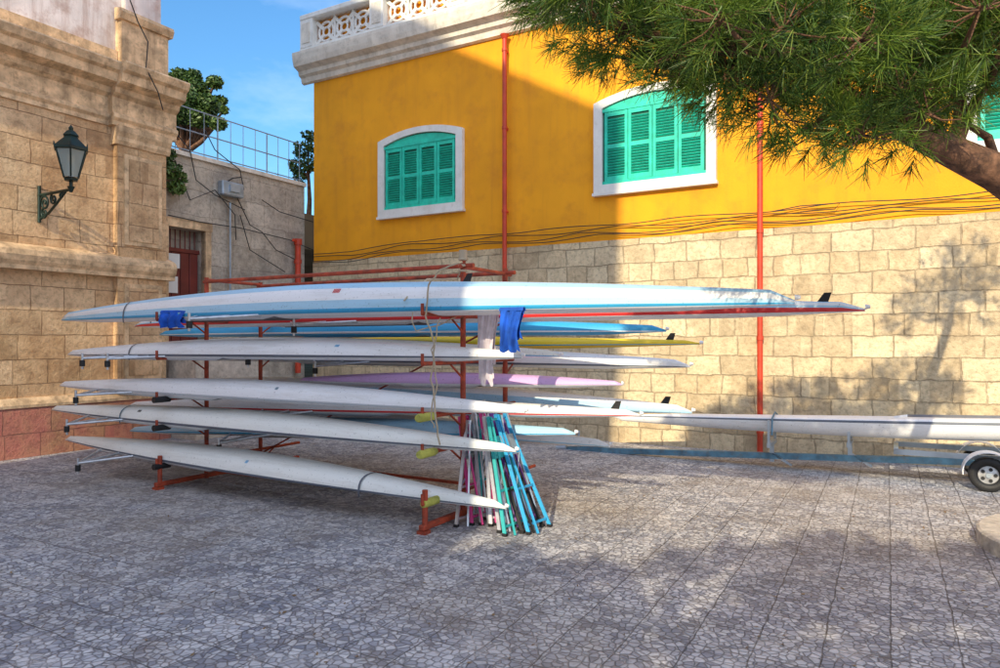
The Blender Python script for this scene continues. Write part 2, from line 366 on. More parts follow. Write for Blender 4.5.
b=MB(); b.box(-16,-.12,.05,8,6.12,11,'plas'); b.box(-.85,-.02,-.12,.3,6.14,6.9,'trim'); b.box(-.75,-.12,-.06,.049,6.9,11,'plas')
b.prof([(0,6.9),(.16,6.9),(.20,7.0),(.18,7.06),(0,7.1)],-.9,.04,'trim'); b.box(-16,-.86,-.02,.049,6.12,6.4,'trim')
b.build('upper_storey',eL)
eW=L.empty('retaining_wall')
b=MB(); yb=.18
dx0,dx1=.17,.93
b.box(0,dx0,yb,2,-.1,5.02,'old'); b.box(dx1,3.45,yb,2,-.1,5.02,'old'); b.box(dx0,dx1,yb,2,3.72,5.02,'old'); b.box(dx0,dx1,yb,2,-.1,1.5,'old'); b.box(dx0,dx1,yb+.3,2,1.5,3.72,'old')
b.box(0,3.45,yb-.06,yb+.4,5.021,5.10,'cream'); b.build('wall',eW)
b=MB(); b.box(dx0-.12,dx0,yb-.04,yb+.1,1.5,3.72,'trim'); b.box(dx1,dx1+.12,yb-.04,yb+.1,1.5,3.72,'trim'); b.box(dx0-.14,dx1+.14,yb-.05,yb+.1,3.722,3.88,'trim')
b.build('door_surround',eW)
b=MB(); 
for i in range(4): b.box(dx0+.01+i*.185,dx0+.185+i*.185,yb+.16,yb+.22,1.5,3.3,'door',.008)
b.box(dx0,dx1,yb+.14,yb+.22,3.302,3.37,'door')
for i in range(7): b.tube([(dx0+.08+i*.10,yb+.18,3.37),(dx0+.08+i*.10,yb+.18,3.71)],.012,'door',6)
b.box(dx0+.12,dx0+.34,yb+.13,yb+.155,3.0,3.26,'paper'); b.box(dx0+.1,dx0+.3,yb+.13,yb+.155,2.55,2.85,'paper'); b.build('door',eW)
b=MB()
b.box(dx0-.1,dx1+.2,yb-.9,yb-.003,0,1.48,'stonek')
for i in range(7): b.box(dx1+.2+i*.26,dx1+.46+i*.26,yb-.9,yb-.003,0,1.30-i*.185,'stonek')
b.build('steps',eW)
b=MB(); z0=5.1
for i in range(12):
    x=.1+i*.30; r=.014 if i%4==0 else .007
    b.tube([(x,yb+.1,z0),(x,yb+.1,z0+.86)],r,'galv',6)
for z in (.86,.45,.08): b.tube([(.0,yb+.1,z0+z),(3.45,yb+.1,z0+z)],.012,'galv',6)
L.place(b.build('metal_railing'))
b=MB()
for pts in ([(165,120),(190,150),(196,180),(215,195),(245,210)],[(175,160),(190,200),(215,190),(235,215),(236,240)],[(236,195),(250,225),(262,232),(276,250),(300,262)],
            [(168,215),(200,222),(240,228),(290,240),(313,250)],[(240,215),(250,250),(285,272)],[(205,130),(215,150),(240,170),(244,190)],[(262,200),(280,212),(313,222)]):
    b.tube([L.px(u,v,.10+random.uniform(-.02,.02)) for u,v in pts],.010,'cable',5)
b.tube([L.px(u,v,-.5) for u,v in ((130,0),(138,22),(148,42),(146,68),(158,92),(163,110))],.010,'cable',5)
L.place(b.build('electric_cables'))
b=MB(); x,y,z=L.px(231,190,.1); b.box(x-.25,x+.25,.02,.175,z-.13,z+.14,'galv',.02); b.tube([(x-.15,.1,z+.1),(x,.05,z+.22),(x+.2,.05,z+.28)],.012,'cable',5); b.box(x-.1,x+.12,-.02,.019,z-.05,z+.08,'galv')
L.place(b.build('electric_meter_box'))
b=MB(); x,_,z1=L.px(298,240,.05); b.tube([(x,.05,1.0),(x,.05,z1)],.06,'orange',10); b.tube([(x,.05,z1-.1),(x,.05,z1+.02)],.085,'orange',10); b.tube([(x,.05,z1-.5),(x,.05,z1-.42)],.08,'orange',10)
b.tube([(x,.05,z1-.06),(x-.16,.02,z1-.02)],.035,'orange',8)
L.place(b.build('red_standpipe'))
b=MB(); x,_,z1=L.px(232,196,.05); b.tube([(x,.1,1.9),(x,.1,z1-.12)],.02,'galv',8); L.place(b.build('metal_conduit'))
g=MB(); g.box(0.4,40,2,40,4.0,4.9,'earth')
L.place(g.build('terrace_ground'))
# street lamp
lx,ly,_=L.px(71,180,-.85); _,_,zt=L.px(71,124,-.85); _,_,zb=L.px(71,181,-.85)
b=MB()
def lathe(b,c,pr,k,n=6,smooth=False,ph=0):
    vs=[(c[0]+r*math.cos(ph+2*math.pi*j/n),c[1]+r*math.sin(ph+2*math.pi*j/n),c[2]+z) for r,z in pr for j in range(n)]
    fs=[(i*n+j,i*n+(j+1)%n,(i+1)*n+(j+1)%n,(i+1)*n+j) for i in range(len(pr)-1) for j in range(n)]
    b.add(vs,fs,k,smooth)
c=(lx,ly,zb)
lathe(b,c,[(.0,0),(.09,0),(.10,.03),(.06,.05)],'iron'); lathe(b,c,[(.10,.05),(.205,.43)],'glass')
for j in range(6):
    t=2*math.pi*j/6; b.tube([(lx+.10*math.cos(t),ly+.10*math.sin(t),zb+.05),(lx+.21*math.cos(t),ly+.21*math.sin(t),zb+.44)],.012,'iron',5)
lathe(b,c,[(.20,.42),(.235,.43),(.235,.46),(.17,.53),(.10,.60),(.09,.62),(.11,.64),(.06,.70),(.03,.72),(.035,.75),(.0,.80)],'iron')
lathe(b,c,[(.03,.05),(.045,.12),(.045,.24),(.0,.28)],'paper',8,True)
for j in range(6):
    t=2*math.pi*j/6; b.tube([(lx+.225*math.cos(t),ly+.225*math.sin(t),zb+.46),(lx+.235*math.cos(t),ly+.235*math.sin(t),zb+.52)],[.018,.004],'iron',5)
zr=zb-.10
b.tube([(lx,ly,zb),(lx,ly,zr)],.025,'iron',8); b.tube([(lx,ly,zr+.02),(lx,ly,zr-.06)],[.05,.02],'iron',8)
b.tube([(lx,-.0,zr-.02),(lx,ly,zr-.02)],.022,'iron',6); b.tube([(lx,-.02,zr+.12),(lx,-.02,zr-.42)],.026,'iron',6)
b.tube([(lx,-.02,zr-.38),(lx,-.28,zr-.30),(lx,-.52,zr-.16),(lx,-.72,zr-.03)],.02,'iron',6)
def spiral(cy,cz,R0,tu,s=1,ph=0):
    pts=[]
    for i in range(40):
        t=i/39; a=ph+s*tu*2*math.pi*t; r=R0*(1-.82*t); pts.append((lx,cy+r*math.cos(a),cz+r*math.sin(a)))
    b.tube(pts,.016,'iron',5)
spiral(-.16,zr-.15,.12,1.6,1,0); spiral(-.40,zr-.11,.08,1.5,-1,1); spiral(-.60,zr-.07,.05,1.4,1,2); spiral(-.16,zr-.30,.09,1.5,-1,2)
L.place(b.build('wall_lantern'))
# ------------------------------------------------------------ boats
PH=[0,.07]+[.30+(math.pi-.60)*i/10 for i in range(11)]+[math.pi-.07,math.pi]
def boat(name,pL,pR,w,d,hull,deck,stripe,inv=True,rig=(),fin=None,ck=(.40,.63),N=56,bands=(),rigm='alu',marks=(),straps=()):
    b=MB(); pL=Vector(pL);pR=Vector(pR);ax=(pR-pL);Lg=ax.length;ax.normalize();sd=Vector((0,0,1)).cross(ax).normalized();up=ax.cross(sd)
    if up.z<0: up=-up
    sg=1 if inv else -1
    NH=len(PH)-1
    bd={j:k for js,k in bands for j in js}
    def BD(t):
        s=1-abs(2*t-1); e=min(1,s/.012)
        B=w/2*(1-(1-s)**2.0)*1.+.008; D=d*(.30+.70*(1-(1-s)**1.8))
        return B, D*(e**.5*.7+.3)
    rows=[]
    for i in range(N+1):
        t=i/N; B,D=BD(t); r=[]
        for ph in PH:
            cy=math.cos(ph); sz=max(0,math.sin(ph))
            y=B*math.copysign(abs(cy)**.85,cy); z=D*sz**.75
            if ph in (PH[0],PH[1],PH[-1],PH[-2]): y*=1.03
            r.append((y,z-.5*d))
        inck=ck[0]<t<ck[1]
        for j in range(1,8):
            q=-1+2*j/8; y=B*q
            if inck and abs(q)<.8: z=D*.55
            else: z=-.035*(1-q*q)*min(1,B/.1)
            if inck and abs(abs(q)-.75)<.01: z=-.045
            r.append((y,z-.5*d))
        # deck points run from the near gunwale back to the far one
        r=r[:NH+1]+r[NH+1:]
        rows.append([pL+ax*(t*Lg)+sd*y+up*(sg*z) for y,z in r])
    n=len(rows[0]); vs=[p for r in rows for p in r]; b.v=[tuple(v) for v in vs]
    for j in range(n):
        k2=(j+1)%n
        if j in (0,NH-1): k=stripe
        elif j<NH: k=bd.get(j,hull)
        else: k=deck
        for i in range(N):
            t=(i+.5)/N; kk=k
            if j>=NH and ck[0]<t<ck[1] and NH+1<=j<=n-2: kk='ck'
            b.f.append((i*n+j,i*n+k2,(i+1)*n+k2,(i+1)*n+j)); b.m.append(b.mi(kk)); b.sm.append(True)
    b.f.append(tuple(range(n))); b.m.append(b.mi(hull)); b.sm.append(False)
    b.f.append(tuple(N*n+q for q in range(n))); b.m.append(b.mi(hull)); b.sm.append(False)
    P=lambda t,y,z: pL+ax*(t*Lg)+sd*y+up*z
    b.tube([P(1.0,0,-sg*.35*d),P(1.004,0,-sg*.35*d)],[.022,.012],'hw',8)
    if fin is not None:
        B,D=BD(fin); zt=D-.5*d; q=1/Lg
        b.add([P(fin-.03*q,.004,sg*(zt-.02)),P(fin+.06*q,.004,sg*(zt-.02)),P(fin+.09*q,0,sg*(zt+.07)),P(fin+.035*q,0,sg*(zt+.07)),P(fin-.03*q,-.004,sg*(zt-.02)),P(fin+.06*q,-.004,sg*(zt-.02))],[(0,1,2,3),(5,4,3,2),(0,3,4),(1,5,2)],'black')
    for t,side,dz in rig:
        B,D=BD(t); y0=side*B*.95; y1=side*(B+.50); zz=-sg*.5*d
        for dt in (-.06,0.0,.05): b.tube([P(t+dt,y0,zz),P(t+.002,y1,zz-sg*dz)],.014,rigm,6)
        b.tube([P(t-.06,y0,zz-.01),P(t+.05,y0,zz-.01)],.012,rigm,6)
        b.tube([P(t+.002,y1,zz-sg*dz+.06),P(t+.002,y1,zz-sg*dz-.12)],.014,rigm,6); b.tube([P(t+.002,y1,zz-sg*dz-.02),P(t+.002,y1,zz-sg*dz-.09)],.03,'black',8)
    for t in np.arange(ck[0]+.03,ck[1]-.02,.045): b.obox(P(t,-w*.36,-sg*.5*d),P(t,w*.36,-sg*.5*d),.035,.02,'alu')
    for t,k in straps:
        B,D=BD(t); loop=[]
        for ph in PH:
            cy=math.cos(ph); sz=max(0,math.sin(ph)); loop.append((B*math.copysign(abs(cy)**.85,cy)*1.05,(D*sz**.75)*1.02-.5*d+.003))
        loop+=[(-B*1.02,-.5*d-.05),(0,-.5*d-.075),(B*1.02,-.5*d-.05),loop[0]]
        a=[P(t-.012/Lg,y,sg*z) for y,z in loop]; c2=[P(t+.012/Lg,y,sg*z) for y,z in loop]; m=len(a)
        b.add(a+c2,[(q,q+1,m+q+1,m+q) for q in range(m-1)],k,True)
    for t,ln,mk in marks:
        t=round(t*N)/N; a,c=NH-4,NH-3; i=int(t*N)
        q=[Vector(rows[i][a]),Vector(rows[i][c]),Vector(rows[i+1][c]),Vector(rows[i+1][a])]
        f=lambda s,r_: (q[0].lerp(q[1],r_)).lerp(q[3].lerp(q[2],r_),s)
        off=(f(.5,.5)-P(t,0,0)).normalized()*.004; x=0.
        while x<ln:
            b.add([f(x,.1)+off,f(x,.9)+off,f(x+.07,.9)+off,f(x+.07,.1)+off],[(0,1,2,3)],mk); x+=.11
    o=b.build(name); return R.place(o)
yf=-.345; ym=.42; yk=1.22
def bt(uL,vL,uR,vR,y,**k):
    return boat('rowing_boat',R.px(uL,vL,y),R.px(uR,vR,y),**k)
bt(62,309,795,282,yf-.02,w=.56,d=.31,hull='hw',deck='hw',stripe='hs',rig=((.40,-1,.05),),fin=.70,ck=(.25,.46),bands=(((9,8),'hb'),((12,),'hb')),marks=((.56,.5,'hr'),),straps=((.18,'line'),))
bt(135,319,865,297,.50,w=.50,d=.22,hull='hb',deck='hw',stripe='hr',fin=.965,ck=(.3,.55),rig=((.42,-1,.04),),bands=(((12,),'hr'),((9,10),'hw')))
bt(160,329,666,322,yk,w=.50,d=.19,hull='hs',deck='hs',stripe='hw')
bt(68,348,522,347,yf,w=.50,d=.19,hull='hw',deck='hw',stripe='line',rig=((.22,-1,.02),(.30,-1,.02)),ck=(.2,.48),marks=((.72,.4,'hs'),),straps=((.24,'line'),))
bt(170,345,700,338,yk+.42,w=.34,d=.13,hull='hy',deck='hy',stripe='hs',fin=.96)
bt(150,350,690,356,yk-.05,w=.48,d=.22,hull='hw',deck='hc',stripe='line',rig=((.5,-1,.04),))
bt(120,343,560,347,ym,w=.40,d=.18,hull='hc',deck='hw',stripe='hs',rig=((.5,-1,.04),))
bt(60,379,525,402,yf,w=.48,d=.19,hull='hw',deck='hw',stripe='hg',rig=((.22,-1,.02),),ck=(.2,.48),marks=((.60,.3,'blue_st'),))
bt(300,376,622,379,ym+.02,w=.36,d=.11,hull='hp',deck='hw',stripe='hp')
bt(150,378,692,402,yk,w=.52,d=.22,hull='hw',deck='hb',stripe='hb',fin=.965,rig=((.45,-1,.04),),bands=(((11,12),'hb'),))
bt(52,403,516,441,yf,w=.50,d=.19,hull='hc',deck='hw',stripe='line',rig=((.22,-1,.03),),ck=(.2,.48),marks=((.3,.5,'black'),),straps=((.26,'blue_st'),))
bt(130,400,640,407,ym+.03,w=.44,d=.16,hull='hw',deck='hw',stripe='hr',fin=.965,rig=((.45,-1,.04),))
bt(160,402,610,437,yk,w=.50,d=.2,hull='hw',deck='hw',stripe='hb')
bt(66,433,506,498,yf,w=.52,d=.19,hull='hc',deck='hw',stripe='line',rig=((.22,-1,.05),),ck=(.2,.48),marks=((.56,.3,'hs'),),straps=((.78,'line'),))
bt(130,425,575,425,ym+.03,w=.42,d=.18,hull='hb',deck='hw',stripe='hs',rig=((.4,-1,.04),))
# ------------------------------------------------------------ rack
b=MB(); xl=-3.70
for x in (0,xl):
    for y in (0,.83):
        b.tube([(x,y,.02),(x,y,2.46)],.026,'red',10)
    for z in (1.93,1.49,1.02,.70,.26):
        b.tube([(x,-.66,z-.0),(x,1.52+(.3 if z==1.49 else 0),z)],.019,'red',8)
        b.tube([(x,-.66,z),(x,-.66,z+.09)],.015,'red',8); 
        b.tube([(x,0,z-.16),(x,-.22,z-.015)],.010,'red',6); b.tube([(x,.83,z-.16),(x,1.05,z-.015)],.010,'red',6)
    b.box(x-.03,x+.03,-.68,1.5,.03,.08,'red',.008)
    for y in (-.64,.83,1.45): b.box(x-.045,x+.045,y-.045,y+.045,.0,.029,'red')
    b.tube([(x,-.62,.08),(x,-.62,.38)],.026,'red',10); b.tube([(x,-.62,.27),(x,-.40,.27)],.022,'red',8)
for y in (0,.83):
    b.tube([(xl-.05,y,2.41),(.12,y,2.41)],.022,'red',8)
    b.box(xl,0,y+.03,y+.06,.10,.13,'red')
b.tube([(xl,0,2.43),(xl,.83,2.43)],.020,'red',8); b.tube([(0,-.05,2.40),(0,.95,2.40)],.020,'red',8)
b.tube([(xl,.83,.2),(0,.83,1.9)],.011,'red',6); b.tube([(0,0,2.46),(0,0,2.56)],.04,'rope',8)
for z in (2.36,2.41,2.47): b.ring((0,0,z),.036,.012,'rope','z',12,5)
R.place(b.build('boat_rack'))
b=MB()
for z,y in ((.70,-.58),(.26,-.52),(1.02,-.6)): b.tube([(0,y-.13,z),(0,y-.1,z),(0,y+.09,z),(0,y+.12,z)],[.032,.04,.038,.03],'foam',12)
for z in (.70,.26,1.02): b.tube([(xl,-.7,z),(xl,-.5,z)],.035,'black',12)
R.place(b.build('foam_padding'))
b=MB()
def rope(pts,r=.008):
    P=[]
    for i in range(len(pts)-1):
        a=Vector(pts[i]);c=Vector(pts[i+1])
        for k in range(4): q=a.lerp(c,k/4); P.append(q+Vector((random.uniform(-1,1),random.uniform(-1,1),0))*.012)
    P.append(Vector(pts[-1])); b.tube(P,r,'rope',6)
rope([R.px(u,v,-.66) for u,v in ((462,262),(440,270),(428,285),(426,315))]); rope([R.px(u,v,-.66) for u,v in ((426,315),(434,345),(431,380),(436,410),(440,445))])
rope([R.px(u,v,-.66) for u,v in ((440,318),(432,350),(438,385),(430,415),(434,428))],.006)
rope([(0,0,2.42),(-.18,.2,2.3),(-.2,-.3,2.27),(-.2,-.66,2.05)])
rope([(-.12,-.66,1.95),(-.1,-.62,1.78),(.05,-.5,1.83),(0,-.0,1.95)],.006)
R.place(b.build('mooring_rope'))
def cloth(name,u0,v0,u1,v1,y,k,fold=.03,seed=0):
    b=MB(); a=Vector(R.px(u0,v0,y)); c=Vector(R.px(u1,v1,y)); nx,nz=26,18; vs=[]
    for j in range(nz+1):
        t=j/nz
        for i in range(nx+1):
            s=i/nx; xc=(a.x+c.x)/2
            x=xc+(s-.5)*(c.x-a.x)*(1-.22*math.sin(t*2.2)); z=a.z+(c.z-a.z)*t*(1-.12*math.sin(s*7+seed)**2)
            yy=y+fold*math.sin(s*15+seed+t*1.5)*(.4+.6*t)-.03*math.sin(t*3)+.008*math.sin(s*37+t*9)
            vs.append((x,yy,z))
    fs=[(j*(nx+1)+i,j*(nx+1)+i+1,(j+1)*(nx+1)+i+1,(j+1)*(nx+1)+i) for j in range(nz) for i in range(nx)]
    b.add(vs,fs,k,True); 
    vs=[(v[0],v[1]+.05,a.z-(a.z-v[2])*.7) for v in vs]; b.add(vs,fs,k,True)
    vs=[]
    for j in range(7):
        t=math.pi*j/6
        for i in range(nx+1):
            s=i/nx; x=(a.x+c.x)/2+(s-.5)*(c.x-a.x); vs.append((x,y+.025-.025*math.cos(t),a.z+.03*math.sin(t)))
    b.add(vs,[(j*(nx+1)+i,j*(nx+1)+i+1,(j+1)*(nx+1)+i+1,(j+1)*(nx+1)+i) for j in range(6) for i in range(nx)],k,True)
    return R.place(b.build(name))
cloth('hanging_towel',477,314,497,387,-.10,'cloth_w',.02,1); cloth('hanging_jacket',499,311,523,353,-.66,'cloth_b',.035,2); cloth('hanging_towel',160,313,186,328,-.62,'cloth_b',.03,3)
# trestles
b=MB()
cols=['alu','pinkp','alu','tealp','hw','pinkp','line','blue_st','alu','purp','tealp','black','hs']
for i,k in enumerate(cols):
    f=i/(len(cols)-1); bx=.17+.64*f+random.uniform(-.03,.03); tx=-.04+.34*f+random.uniform(-.10,.10); y=.02+random.uniform(-.15,.15); hh=1.02+random.uniform(-.14,.08)
    ys=random.uniform(.12,.2); lean=random.uniform(.0,.1)
    pts=[]
    for sgn in (-1,1):
        p0=Vector((bx+sgn*random.uniform(0,.05),y+sgn*ys-.1,.012)); p1=Vector((tx,y+sgn*ys*.55+.08+lean,hh)); pts.append((p0,p1)); b.obox(p0,p1,.016,.032,k,(1,0,0))
        b.obox(p0+Vector((-.02,0,0)),p0+Vector((.02,0,0)),.04,.024,'black')
    for q in (.06,.35,.65,.97): b.obox(pts[0][0].lerp(pts[0][1],q),pts[1][0].lerp(pts[1][1],q),.018,.018,k)
    b.obox(pts[0][0].lerp(pts[0][1],.72),pts[1][0].lerp(pts[1][1],.72)+Vector((0,0,.0)),.008,.20,k if i%3==1 else 'galv',pts[0][1]-pts[0][0])
    off=Vector((random.uniform(.04,.12),.03,0))
    b.obox(pts[0][0]+off,pts[0][1]+off*.3,.016,.016,k); b.obox(pts[1][0]-off,pts[1][1]+off*.3,.016,.016,'galv')
    m0=pts[0][0].lerp(pts[0][1],.35);m1=pts[1][0].lerp(pts[1][1],.65); b.obox(m0,m1,.012,.012,'galv')
R.place(b.build('folded_boat_trestles'))
# ------------------------------------------------------------ trailer
b=MB(); yt=4.35
p0=R.px(564,449,yt); p1=R.px(945,461,yt); P0=Vector(p0);P1=Vector(p1)
d=(P1-P0); b.obox(P0,P0+d*1.6,.07,.08,'blue_st'); b.obox(P0+Vector((.02,0,.10)),P0+Vector((1.1,0,-.00))+Vector((0,0,.03)),.04,.04,'blue_st')
b.tube([P0+Vector((-.12,0,-.0)),P0+Vector((.05,0,.02))],.05,'galv',8); b.tube([P0+Vector((.25,0,-.12)),P0+Vector((.25,0,.3))],.02,'galv',8)
wx,_,_=R.px(988,490,3.9)
zr_=.19
for y in (3.88,4.82):
    n=28
    vs=[];pr=[(.10,-.045),(.175,-.06),(.19,-.04),(.19,.04),(.175,.06),(.10,.045)]
    for j in range(n):
        t=2*math.pi*j/n
        for r,yy in pr: vs.append((wx+r*math.cos(t),y+yy,zr_+r*math.sin(t)))
    m=len(pr); fs=[(j*m+q,((j+1)%n)*m+q,((j+1)%n)*m+(q+1)%m,j*m+(q+1)%m) for j in range(n) for q in range(m)]
    b.add(vs,fs,'black',True)
    for yy in (-.03,.03):
        vs=[(wx+.105*math.cos(2*math.pi*j/n),y+yy,zr_+.105*math.sin(2*math.pi*j/n)) for j in range(n)]+[(wx,y+yy*1.5,zr_)]
        b.add(vs,[(j,(j+1)%n,n) for j in range(n)],'alu')
    b.tube([(wx,y-.065,zr_),(wx,y+.065,zr_)],.03,'galv',10)
    for j in range(5):
        t=2*math.pi*j/5; b.tube([(wx+.065*math.cos(t),y-.05,zr_+.065*math.sin(t)),(wx+.065*math.cos(t),y-.02,zr_+.065*math.sin(t))],.02,'black',8)
    vs=[];n=16
    for j in range(n+1):
        t=math.pi*(-.05+1.1*j/n)
        for yy in (-.10,.10): vs.append((wx+.25*math.cos(t),y+yy,zr_+.03+.23*math.sin(t)))
        for yy in (.10,-.10): vs.append((wx+.24*math.cos(t),y+yy,zr_+.03+.22*math.sin(t)))
    b.add(vs,[(j*4+q,(j+1)*4+q,(j+1)*4+(q+1)%4,j*4+(q+1)%4) for j in range(n) for q in range(4)],'hw')
b.tube([(wx,3.88,zr_),(wx,4.82,zr_)],.03,'galv',8); b.obox((wx-.9,3.95,.36),(wx-.9,4.78,.36),.05,.05,'galv'); b.obox((wx+1.3,3.95,.36),(wx+1.3,4.78,.36),.05,.05,'galv')
b.obox((wx-.9,4.0,.36),(wx+1.6,4.0,.36),.05,.06,'galv'); b.obox((wx-.9,4.75,.36),(wx+1.6,4.75,.36),.05,.06,'galv')
for u in (772,850):
    x,_,z=R.px(u,445,yt); b.obox((x,yt-.28,z+.03),(x,yt+.28,z+.03),.05,.05,'galv'); b.obox((x,yt,z-.22),(x,yt,z+.03),.05,.05,'galv')
    for s_ in (-1,1): b.obox((x,yt+s_*.28,z-.0),(x,yt+s_*.28,z+(.36 if u==772 else .2)),.03,.03,'galv')
    b.obox((x,yt-.02,z-.1),(x+.25,yt-.02,z-.25),.03,.03,'galv')
R.place(b.build('boat_trailer'))
pa=Vector(R.px(612,423,yt)); pb=Vector(R.px(1000,431,yt)); dd=(pb-pa).normalized()
boat('rowing_boat',pa,pa+dd*9.0,.46,.24,'hw','hw','line',inv=False,ck=(.42,.65))
b=MB(); x,_,z=R.px(772,420,yt-.26)
b.tube([(x,yt-.27,z-.2),(x,yt-.25,z+.02),(x,yt,z+.08),(x,yt+.25,z+.02),(x,yt+.27,z-.2)],.012,'blue_st',6)
R.place(b.build('tie_down_strap'))
# ------------------------------------------------------------ trees
def tri_object(name,V,k,parent=None,nper=3):
    n=len(V)//nper; me=bpy.data.meshes.new(name); me.vertices.add(len(V)); me.vertices.foreach_set('co',np.asarray(V,dtype=np.float32).ravel())
    me.loops.add(n*nper); me.loops.foreach_set('vertex_index',np.arange(n*nper,dtype=np.int32))
    me.polygons.add(n); me.polygons.foreach_set('loop_start',np.arange(0,n*nper,nper,dtype=np.int32)); 
    try: me.polygons.foreach_set('loop_total',np.full(n,nper,dtype=np.int32))
    except Exception: pass
    me.update(calc_edges=True); me.materials.append(M[k]); o=bpy.data.objects.new(name,me); scn.collection.objects.link(o)
    if parent: o.parent=parent
    return o
def norm(a): return a/np.maximum(np.linalg.norm(a,axis=-1,keepdims=True),1e-6)
def tufts(pos,dirs,nn_=30,Ln=.125,wd=.0025,spread=.75):
    T=len(pos); d=norm(dirs); 
    off=rng.uniform(0,.10,(T,nn_,1)); base=pos[:,None,:]+d[:,None,:]*off
    r=rng.normal(size=(T,nn_,3)); nd=norm(d[:,None,:]*.75+norm(r)*spread)
    ln=rng.uniform(.7,1.1,(T,nn_,1))*Ln; tip=base+nd*ln; tip[...,2]-=.012
    w=norm(np.cross(nd,rng.normal(size=(T,nn_,3))))*wd
    return np.stack([base-w,base+w,tip+w*.4,tip-w*.4],axis=2).reshape(-1,3)
pine=bpy.data.objects.new('pine_tree',None); scn.collection.objects.link(pine)
def W(u,v,Y): return np.array([(u-500)/F*Y,Y,H+(340-v)/F*Y])
cl=[(560,-10,3.9,40),(595,15,3.7,42),(565,-60,3.8,60),(628,30,3.8,42),(640,-20,4.1,60),(680,50,3.7,42),(700,0,4.0,60),(725,75,3.8,42),(750,40,4.1,50),(770,100,3.6,38),
    (800,60,3.9,50),(815,125,3.7,34),(850,95,4.0,48),(862,135,3.6,30),(905,130,3.9,34),(900,90,3.7,45),(930,115,3.6,30),(945,75,4.0,40),(990,45,3.8,45),(1010,10,3.7,60),(760,-10,3.7,60),(820,0,3.9,60),
    (880,30,4.1,58),(940,10,3.8,60),(700,-70,4.0,70),(790,-80,4.1,70),(880,-70,4.0,80),(970,-60,4.0,80),(1060,30,4.0,60),(1080,-40,4.2,80),(620,-80,4.0,60),(1120,20,4.3,60),
    (655,75,4.2,22),(610,55,4.1,20),(590,-30,3.4,40),(720,20,3.3,44),(860,40,3.3,46),(980,10,3.3,46),(780,30,3.3,40),(960,70,4.3,42),(1000,60,4.4,40),(700,30,4.3,44),(840,60,4.4,46),(910,50,4.4,46)]
pos=[];dr=[]
trunkpts=[(4.85,5.4,-.1),(4.78,5.3,.4),tuple(W(1170,330,4.95)),tuple(W(1110,262,4.6)),tuple(W(1050,208,4.3)),tuple(W(1000,174,4.15)),tuple(W(955,153,4.05)),tuple(W(905,128,4.)),tuple(W(850,100,3.95)),tuple(W(790,60,3.9))]
b=MB(); b.tube(trunkpts,[.22,.18,.155,.14,.125,.11,.09,.075,.06,.04],'bark',14)
up_=[tuple(W(1050,208,4.3)),(3.75,4.6,3.1),(4.1,4.9,3.7),(4.35,5.0,4.3),(4.4,5.0,4.6)]; b.tube(up_,[.10,.08,.065,.05,.03],'bark',9)
tp=[np.array(p) for p in trunkpts[5:]]+[np.array(p) for p in up_[1:]]
clumps=[(W(u,v,Y),r/F*Y) for u,v,Y,r in cl]
for cx,cy,cz,r in ((4.3,5.0,4.75,.45),(4.75,5.1,4.5,.35),(3.95,5.1,4.5,.3),(4.5,4.9,5.1,.3)): clumps.append((np.array([cx,cy,cz]),r))
for ci,(c,r) in enumerate(clumps):
    q=min(tp,key=lambda p:np.linalg.norm(p-c)+(0 if p[0]>c[0]-.1 else .6)); mid=(q+c)/2+np.array([0,0,-.02])+rng.normal(size=3)*.05
    dist=np.linalg.norm(q-c); b.tube([q,q*.7+c*.3+rng.normal(size=3)*.03,mid,c],[min(.05,.012+.022*dist),.025,.018,.009],'bark',6)
    sparse = ci>=len(cl)
    nT=int((24 if sparse else 62)*(r/.25)**2); nT=min(nT,110)
    d=norm(rng.normal(size=(nT,3))); rad=rng.uniform(.35,1,(nT,1))**.6
    p=c+d*rad*r*np.array([1.15,1,.8]); pos.append(p); dr.append(d*.8+np.array([0,0,.25])+norm(p-np.array([3,4.2,2.6]))*.4)
    for k in range(0,nT,3): b.tube([c,(c+p[k])/2+rng.normal(size=3)*.01,p[k]+norm(dr[-1][k])*.04],[.007,.005,.003],'bark',4,False)
b.build('trunk_and_branches',pine)
tri_object('needles',tufts(np.concatenate(pos),np.concatenate(dr)),'needle',pine,4)
b=MB(); n=40; cx,cy=4.93,5.4
for i in range(20):
    a0=2*math.pi*i/20+.008;a1=2*math.pi*(i+1)/20-.008; vs=[]
    for a in (a0,(a0+a1)/2,a1):
        for r,z in ((.78,0),(.78,.115),(.80,.13),(1.02,.13),(1.04,.115),(1.04,0)): vs.append((cx+r*math.cos(a),cy+r*math.sin(a),z))
    fs=[(j*6+q,(j+1)*6+q,(j+1)*6+(q+1)%6,j*6+(q+1)%6) for j in range(2) for q in range(6)]+[tuple(range(6)),tuple(range(12,18))]
    b.add(vs,fs,'stonek')
b.add([(cx+.78*math.cos(2*math.pi*i/n),cy+.78*math.sin(2*math.pi*i/n),.06) for i in range(n)],[tuple(range(n))],'soil')
b.build('tree_planter_kerb')
